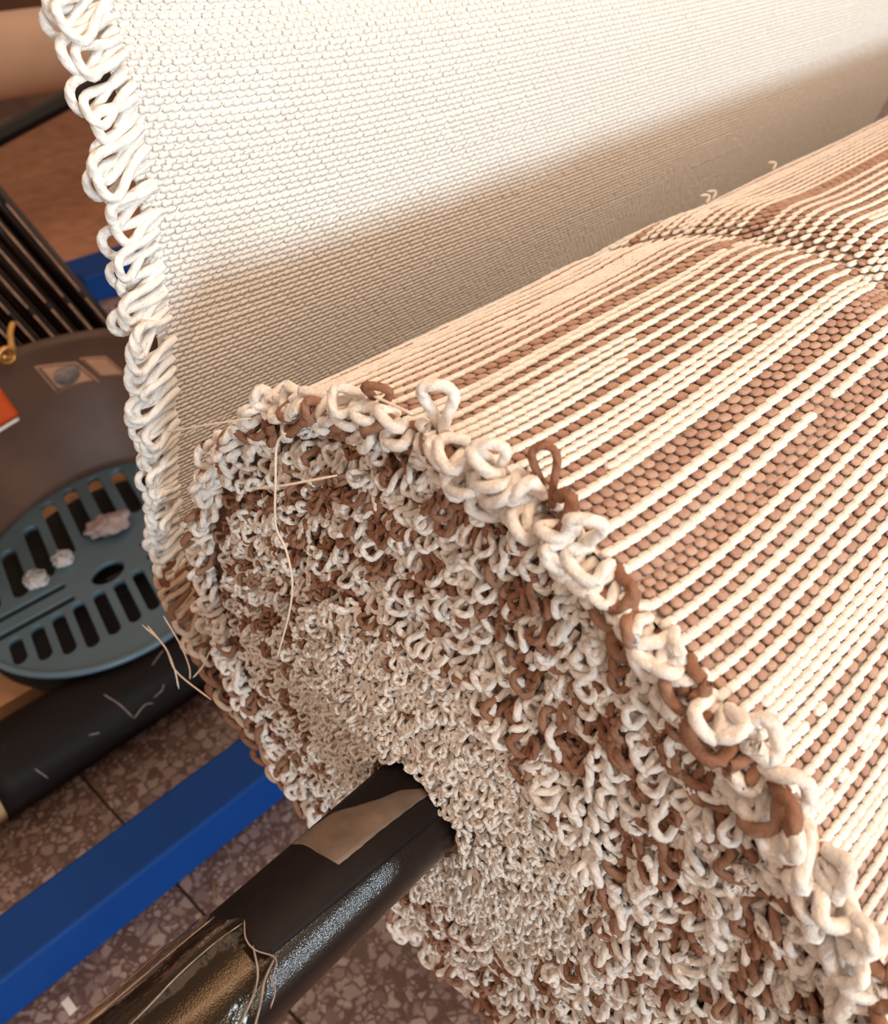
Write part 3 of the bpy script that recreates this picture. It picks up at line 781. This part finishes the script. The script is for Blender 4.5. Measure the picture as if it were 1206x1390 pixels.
# stickers: quads given by (angle, height) corners on the back
def sticker(name, quad, mat, off, n=8, parent=None):
    qd = np.array(quad, float); u = np.linspace(0, 1, n); Uu, Vv = np.meshgrid(u, u, indexing='ij')
    g = (qd[0] * ((1 - Uu) * (1 - Vv))[..., None] + qd[1] * (Uu * (1 - Vv))[..., None] + qd[2] * (Uu * Vv)[..., None] + qd[3] * ((1 - Uu) * Vv)[..., None])
    A = back_pt(g[..., 0], g[..., 1], off + .0006).reshape(-1, 3); B = back_pt(g[..., 0], g[..., 1], off).reshape(-1, 3); m = n * n
    F = np.array([(i * n + j, (i + 1) * n + j, (i + 1) * n + j + 1, i * n + j + 1) for i in range(n - 1) for j in range(n - 1)])
    ring = list(range(n)) + [k * n + n - 1 for k in range(1, n)] + [(n - 1) * n + j for j in range(n - 2, -1, -1)] + [k * n for k in range(n - 2, 0, -1)]
    Ed = np.array([(ring[k], ring[(k + 1) % len(ring)], m + ring[(k + 1) % len(ring)], m + ring[k]) for k in range(len(ring))])
    return obj(name, np.vstack([A, B]), [F, F[:, ::-1] + m, Ed], mat, parent or chair)
def inset(quad, f):
    q_ = np.array(quad, float); c = q_.mean(0); return c + (q_ - c) * f
L1 = [(92.8, .179), (88.2, .135), (70.5, .131), (77.6, .167)]
L2 = [(76.4, .171), (70.0, .136), (59.0, .133), (66.0, .166)]
for qd, lab in ((L1, 'tan paper label with grey round emblem'), (L2, 'tan bordered paper label, second one')):
    s1 = sticker('paper_label', qd, M_LABEL, .0052); s1['label'] = lab
    sticker('label_border', inset(qd, .90), M_LABELLINE, .0059, 8, s1)
    sticker('label_field', inset(qd, .80), M_LABEL, .0066, 8, s1)
# round grey emblem
t = np.linspace(0, 2 * PI, 28, endpoint=False)
V = np.vstack([back_pt(np.array([82.3]), np.array([.154]), .0080), back_pt(82.3 + 5.2 * np.cos(t), .154 + .014 * np.sin(t), .0080), back_pt(82.3 + 5.2 * np.cos(t), .154 + .014 * np.sin(t), .0060)])
F3 = np.array([(0, 1 + k, 1 + (k + 1) % 28) for k in range(28)]); F4 = np.array([(1 + k, 29 + k, 29 + (k + 1) % 28, 1 + (k + 1) % 28) for k in range(28)])
obj('emblem', V, [F3, F4], M_EMBLEM, chair)
s1 = sticker('orange_label', [(106.5, .172), (103.8, .126), (118, .126), (119, .172)], M_ORANGE, .0052); s1['label'] = 'orange label'
sticker('label_edge', [(104.5, .125), (104.5, .121), (118, .121), (118, .125)], M_WHITE, .0053, 8, s1)

# brass hook on the top of the backrest
hk = thing('brass_hook', 'small brass hook clipped on top edge of the grey chair back', 'hook', (0.195, 0.962, -0.20))
polytube('shank', [(0.2166, .985, -0.156), (0.205, .975, -0.165), (0.196, .962, -0.178), (0.186, .95, -0.186), (0.176, .95, -0.180)], 0.0042, M_BRASS, hk, 8, 5, True)
t = np.linspace(0, 2 * PI, 25)
Pt = np.stack([0.183 + 0.010 * np.cos(t), np.full(25, .95), -0.182 + 0.010 * np.sin(t)], -1)[None]
V, F, U = tubes(Pt, np.array([0, 1.0, 0])[None, None], np.full((1, 25), .004), 8); obj('ring', V[0], [F], M_BRASS, hk)

# fluff on the seat
def tuft(loc, r, label):
    lo_, la = np.meshgrid(np.linspace(0, 2 * PI, 18, endpoint=False), np.linspace(-1, 1, 10) * PI / 2 * 0.98, indexing='ij')
    rr = r * (1 + 0.22 * np.sin(lo_ * 3 + la * 4) + 0.15 * np.sin(lo_ * 5 - la * 7))
    V = np.stack([loc[0] + rr * np.cos(la) * np.cos(lo_), loc[1] + rr * np.cos(la) * np.sin(lo_), loc[2] + 0.55 * r + 0.55 * rr * np.sin(la)], -1).reshape(-1, 3)
    F = np.array([(i * 10 + j, ((i + 1) % 18) * 10 + j, ((i + 1) % 18) * 10 + j + 1, i * 10 + j + 1) for i in range(18) for j in range(9)])
    t_ = thing('lint_tuft', label, 'lint', loc, 'lint tufts on the plastic chair')
    obj('fluff', V, [F], M_LINT, t_)
    Pp = []
    for k in range(26):
        d = unit(rng.normal(0, 1, 3)); d[2] = abs(d[2]); e = unit(np.cross(d, rng.normal(0, 1, 3)))
        u = np.linspace(0, 1, 6)[:, None]; c0 = np.array(loc) + np.array([0, 0, .5 * r])
        Pp.append(c0 + d * r * (0.7 + 0.7 * np.sin(u * PI)) + e * r * (u - .5) * 1.4)
    Pp = np.array(Pp); V, F, U = tubes(Pp, np.tile([[[.3, .5, .8]]], (26, 1, 1)), np.full((26, 6), .0004), 4)
    o = obj('fibres', V.reshape(-1, 3), [(F[None] + (np.arange(26) * 24)[:, None, None]).reshape(-1, 4)], M_LINT, t_); o['kind'] = 'stuff'
tuft((0.0695, 0.7713, SEAT_Z), 0.012, 'white lint tuft on the slotted seat, nearer the black roller')
tuft((0.113, 0.785, SEAT_Z), 0.011, 'white lint tuft on the slotted seat, nearer the chair back')
lo_, la = np.meshgrid(np.linspace(0, 2 * PI, 28, endpoint=False), np.linspace(-1, 1, 14) * PI / 2 * 0.98, indexing='ij')
rr = 1 + 0.16 * np.sin(lo_ * 3 + la * 3) + 0.12 * np.sin(lo_ * 7 - la * 5)
V = np.stack([0.190 + .030 * rr * np.cos(la) * np.cos(lo_), 0.800 + .020 * rr * np.cos(la) * np.sin(lo_), SEAT_Z + .0135 + .010 * rr * np.sin(la)], -1).reshape(-1, 3)
F = np.array([(i * 14 + j, ((i + 1) % 28) * 14 + j, ((i + 1) % 28) * 14 + j + 1, i * 14 + j + 1) for i in range(28) for j in range(13)])
tag(obj('cloth_scrap', V, [F], M_RAG, None, origin=(0.190, 0.800, SEAT_Z)), 'crumpled dusty pink scrap on the slotted seat beside the cloth fringe', 'rag')

# ------------------------------------------------------------------ black rods leaning behind the chair
D = np.array([.33, -.33, -.88]); D /= np.linalg.norm(D)
rod_me = None
A0 = np.array([0.3979, 1.12, -0.2665])
tf = (-H + 0.012 - A0[2]) / D[2]
RL = 1.05
spots = [(k * -0.0286, 0.0) for k in range(0, 6)] + [(0.012, 0.032), (-0.022, 0.034)]
names = ['rod nearest the blue beam end', 'second rod from the blue beam end', 'third rod from the blue beam end', 'fourth rod from the blue beam end', 'fifth rod from the blue beam end',
         'sixth rod from the blue beam end', 'rod tucked behind the first rod', 'rod tucked behind the second rod']
q0 = Vector((1, 0, 0)).rotation_difference(Vector(-D))
for k, (dx, dy) in enumerate(spots):
    foot = A0 + D * tf + np.array([dx, dy, 0])
    if rod_me is None:
        o = cylx('metal_rod', 0, RL, 0, 0, 0.0128, M_BLACKROD, None, 20, 0.002); rod_me = o.data
    else:
        o = bpy.data.objects.new('metal_rod', rod_me); COL.objects.link(o)
    if k == 0:
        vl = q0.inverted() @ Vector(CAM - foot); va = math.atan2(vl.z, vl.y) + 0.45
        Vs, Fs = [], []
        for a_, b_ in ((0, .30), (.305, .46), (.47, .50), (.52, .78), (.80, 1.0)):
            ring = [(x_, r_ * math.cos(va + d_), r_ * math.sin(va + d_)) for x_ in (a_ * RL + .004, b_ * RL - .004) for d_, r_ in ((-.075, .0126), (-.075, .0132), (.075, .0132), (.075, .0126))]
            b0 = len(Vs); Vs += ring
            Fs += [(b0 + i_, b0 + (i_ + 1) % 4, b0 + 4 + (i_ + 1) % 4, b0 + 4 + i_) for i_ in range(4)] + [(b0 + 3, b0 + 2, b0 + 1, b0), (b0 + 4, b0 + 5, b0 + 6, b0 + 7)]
        strip_me = make_mesh('painted_glint', np.array(Vs), [np.array(Fs)], M_GLINT, False)  # broken copper-tan strips stand in for the highlights on the rods
    st_ = bpy.data.objects.new('painted_glint', strip_me); COL.objects.link(st_); st_.parent = o; st_['label'] = 'pale painted highlight along the rod'
    o.location = (foot[0], foot[1], foot[2] + H); o.rotation_mode = 'QUATERNION'; o.rotation_quaternion = q0
    tag(o, 'leaning glossy black metal rod, ' + names[k], 'rod', 'black rods leaning behind the plastic chair')

# long black bar rising behind the cloth
d = np.array([0.2867, 0, 0.0762]); d /= np.linalg.norm(d); p0 = np.array([0.6303, 1.9, -0.155])
t0 = (-H + 0.02 - p0[2]) / d[2]; a0 = p0 + d * t0
o = cylx('brace_bar', 0, 2.4, 0, 0, 0.019, M_BLACKROD, None, 24, 0.002); o.rotation_mode = 'QUATERNION'
o.rotation_quaternion = Vector((1, 0, 0)).rotation_difference(Vector(d)); o.location = (a0[0], a0[1], a0[2] + H)
tag(o, 'slanting black metal bar passing below the big tan roller', 'bar')

# tan warp roller on its stand at the back
wr = thing('tan_roller', 'large tan roller behind the top corner of the cream cloth', 'roller', (1.3, 2.5, -H))
cylx('drum', 0.30, 2.5, 2.5, -0.108, 0.103, M_BEAMROLL, wr, 64, 0.004)
for x0 in (0.22, 2.50):
    V, F = box(x0, x0 + .08, 2.44, 2.56, -H, -0.03); obj('stand_post', V, F, M_WALL, wr, False)

# bits on the floor
V, F = box(-0.1586, -0.1509, 0.327, 0.343, -H, -H + .001); V = V + np.array([0, 0, .0006]) * (V[:, :1] > -.155)
tag(obj('paper_scrap', V, F, M_WHITE, None, False, origin=(-.155, .335, -H)), 'tiny white paper scrap on terrazzo between blue beam and black pipe', 'scrap')
tag(polytube('straw_bit', [(0.0101, 0.3396, -H + .0015), (0.004, 0.33, -H + .003), (-0.0031, 0.3186, -H + .0015)], .0012, M_STRAW, None, 6, 4, True), 'thin brown straw on the terrazzo beside the blue beam', 'straw')

# brown board on the floor at the back
V, F = box(0.35, 2.45, 1.93, 3.5, -H, -H + .006)
tag(obj('plywood_sheet', V, F, M_PLY, None, False, origin=(1.4, 2.7, -H)), 'reddish brown board lying flat on the floor under the tan roller', 'board')
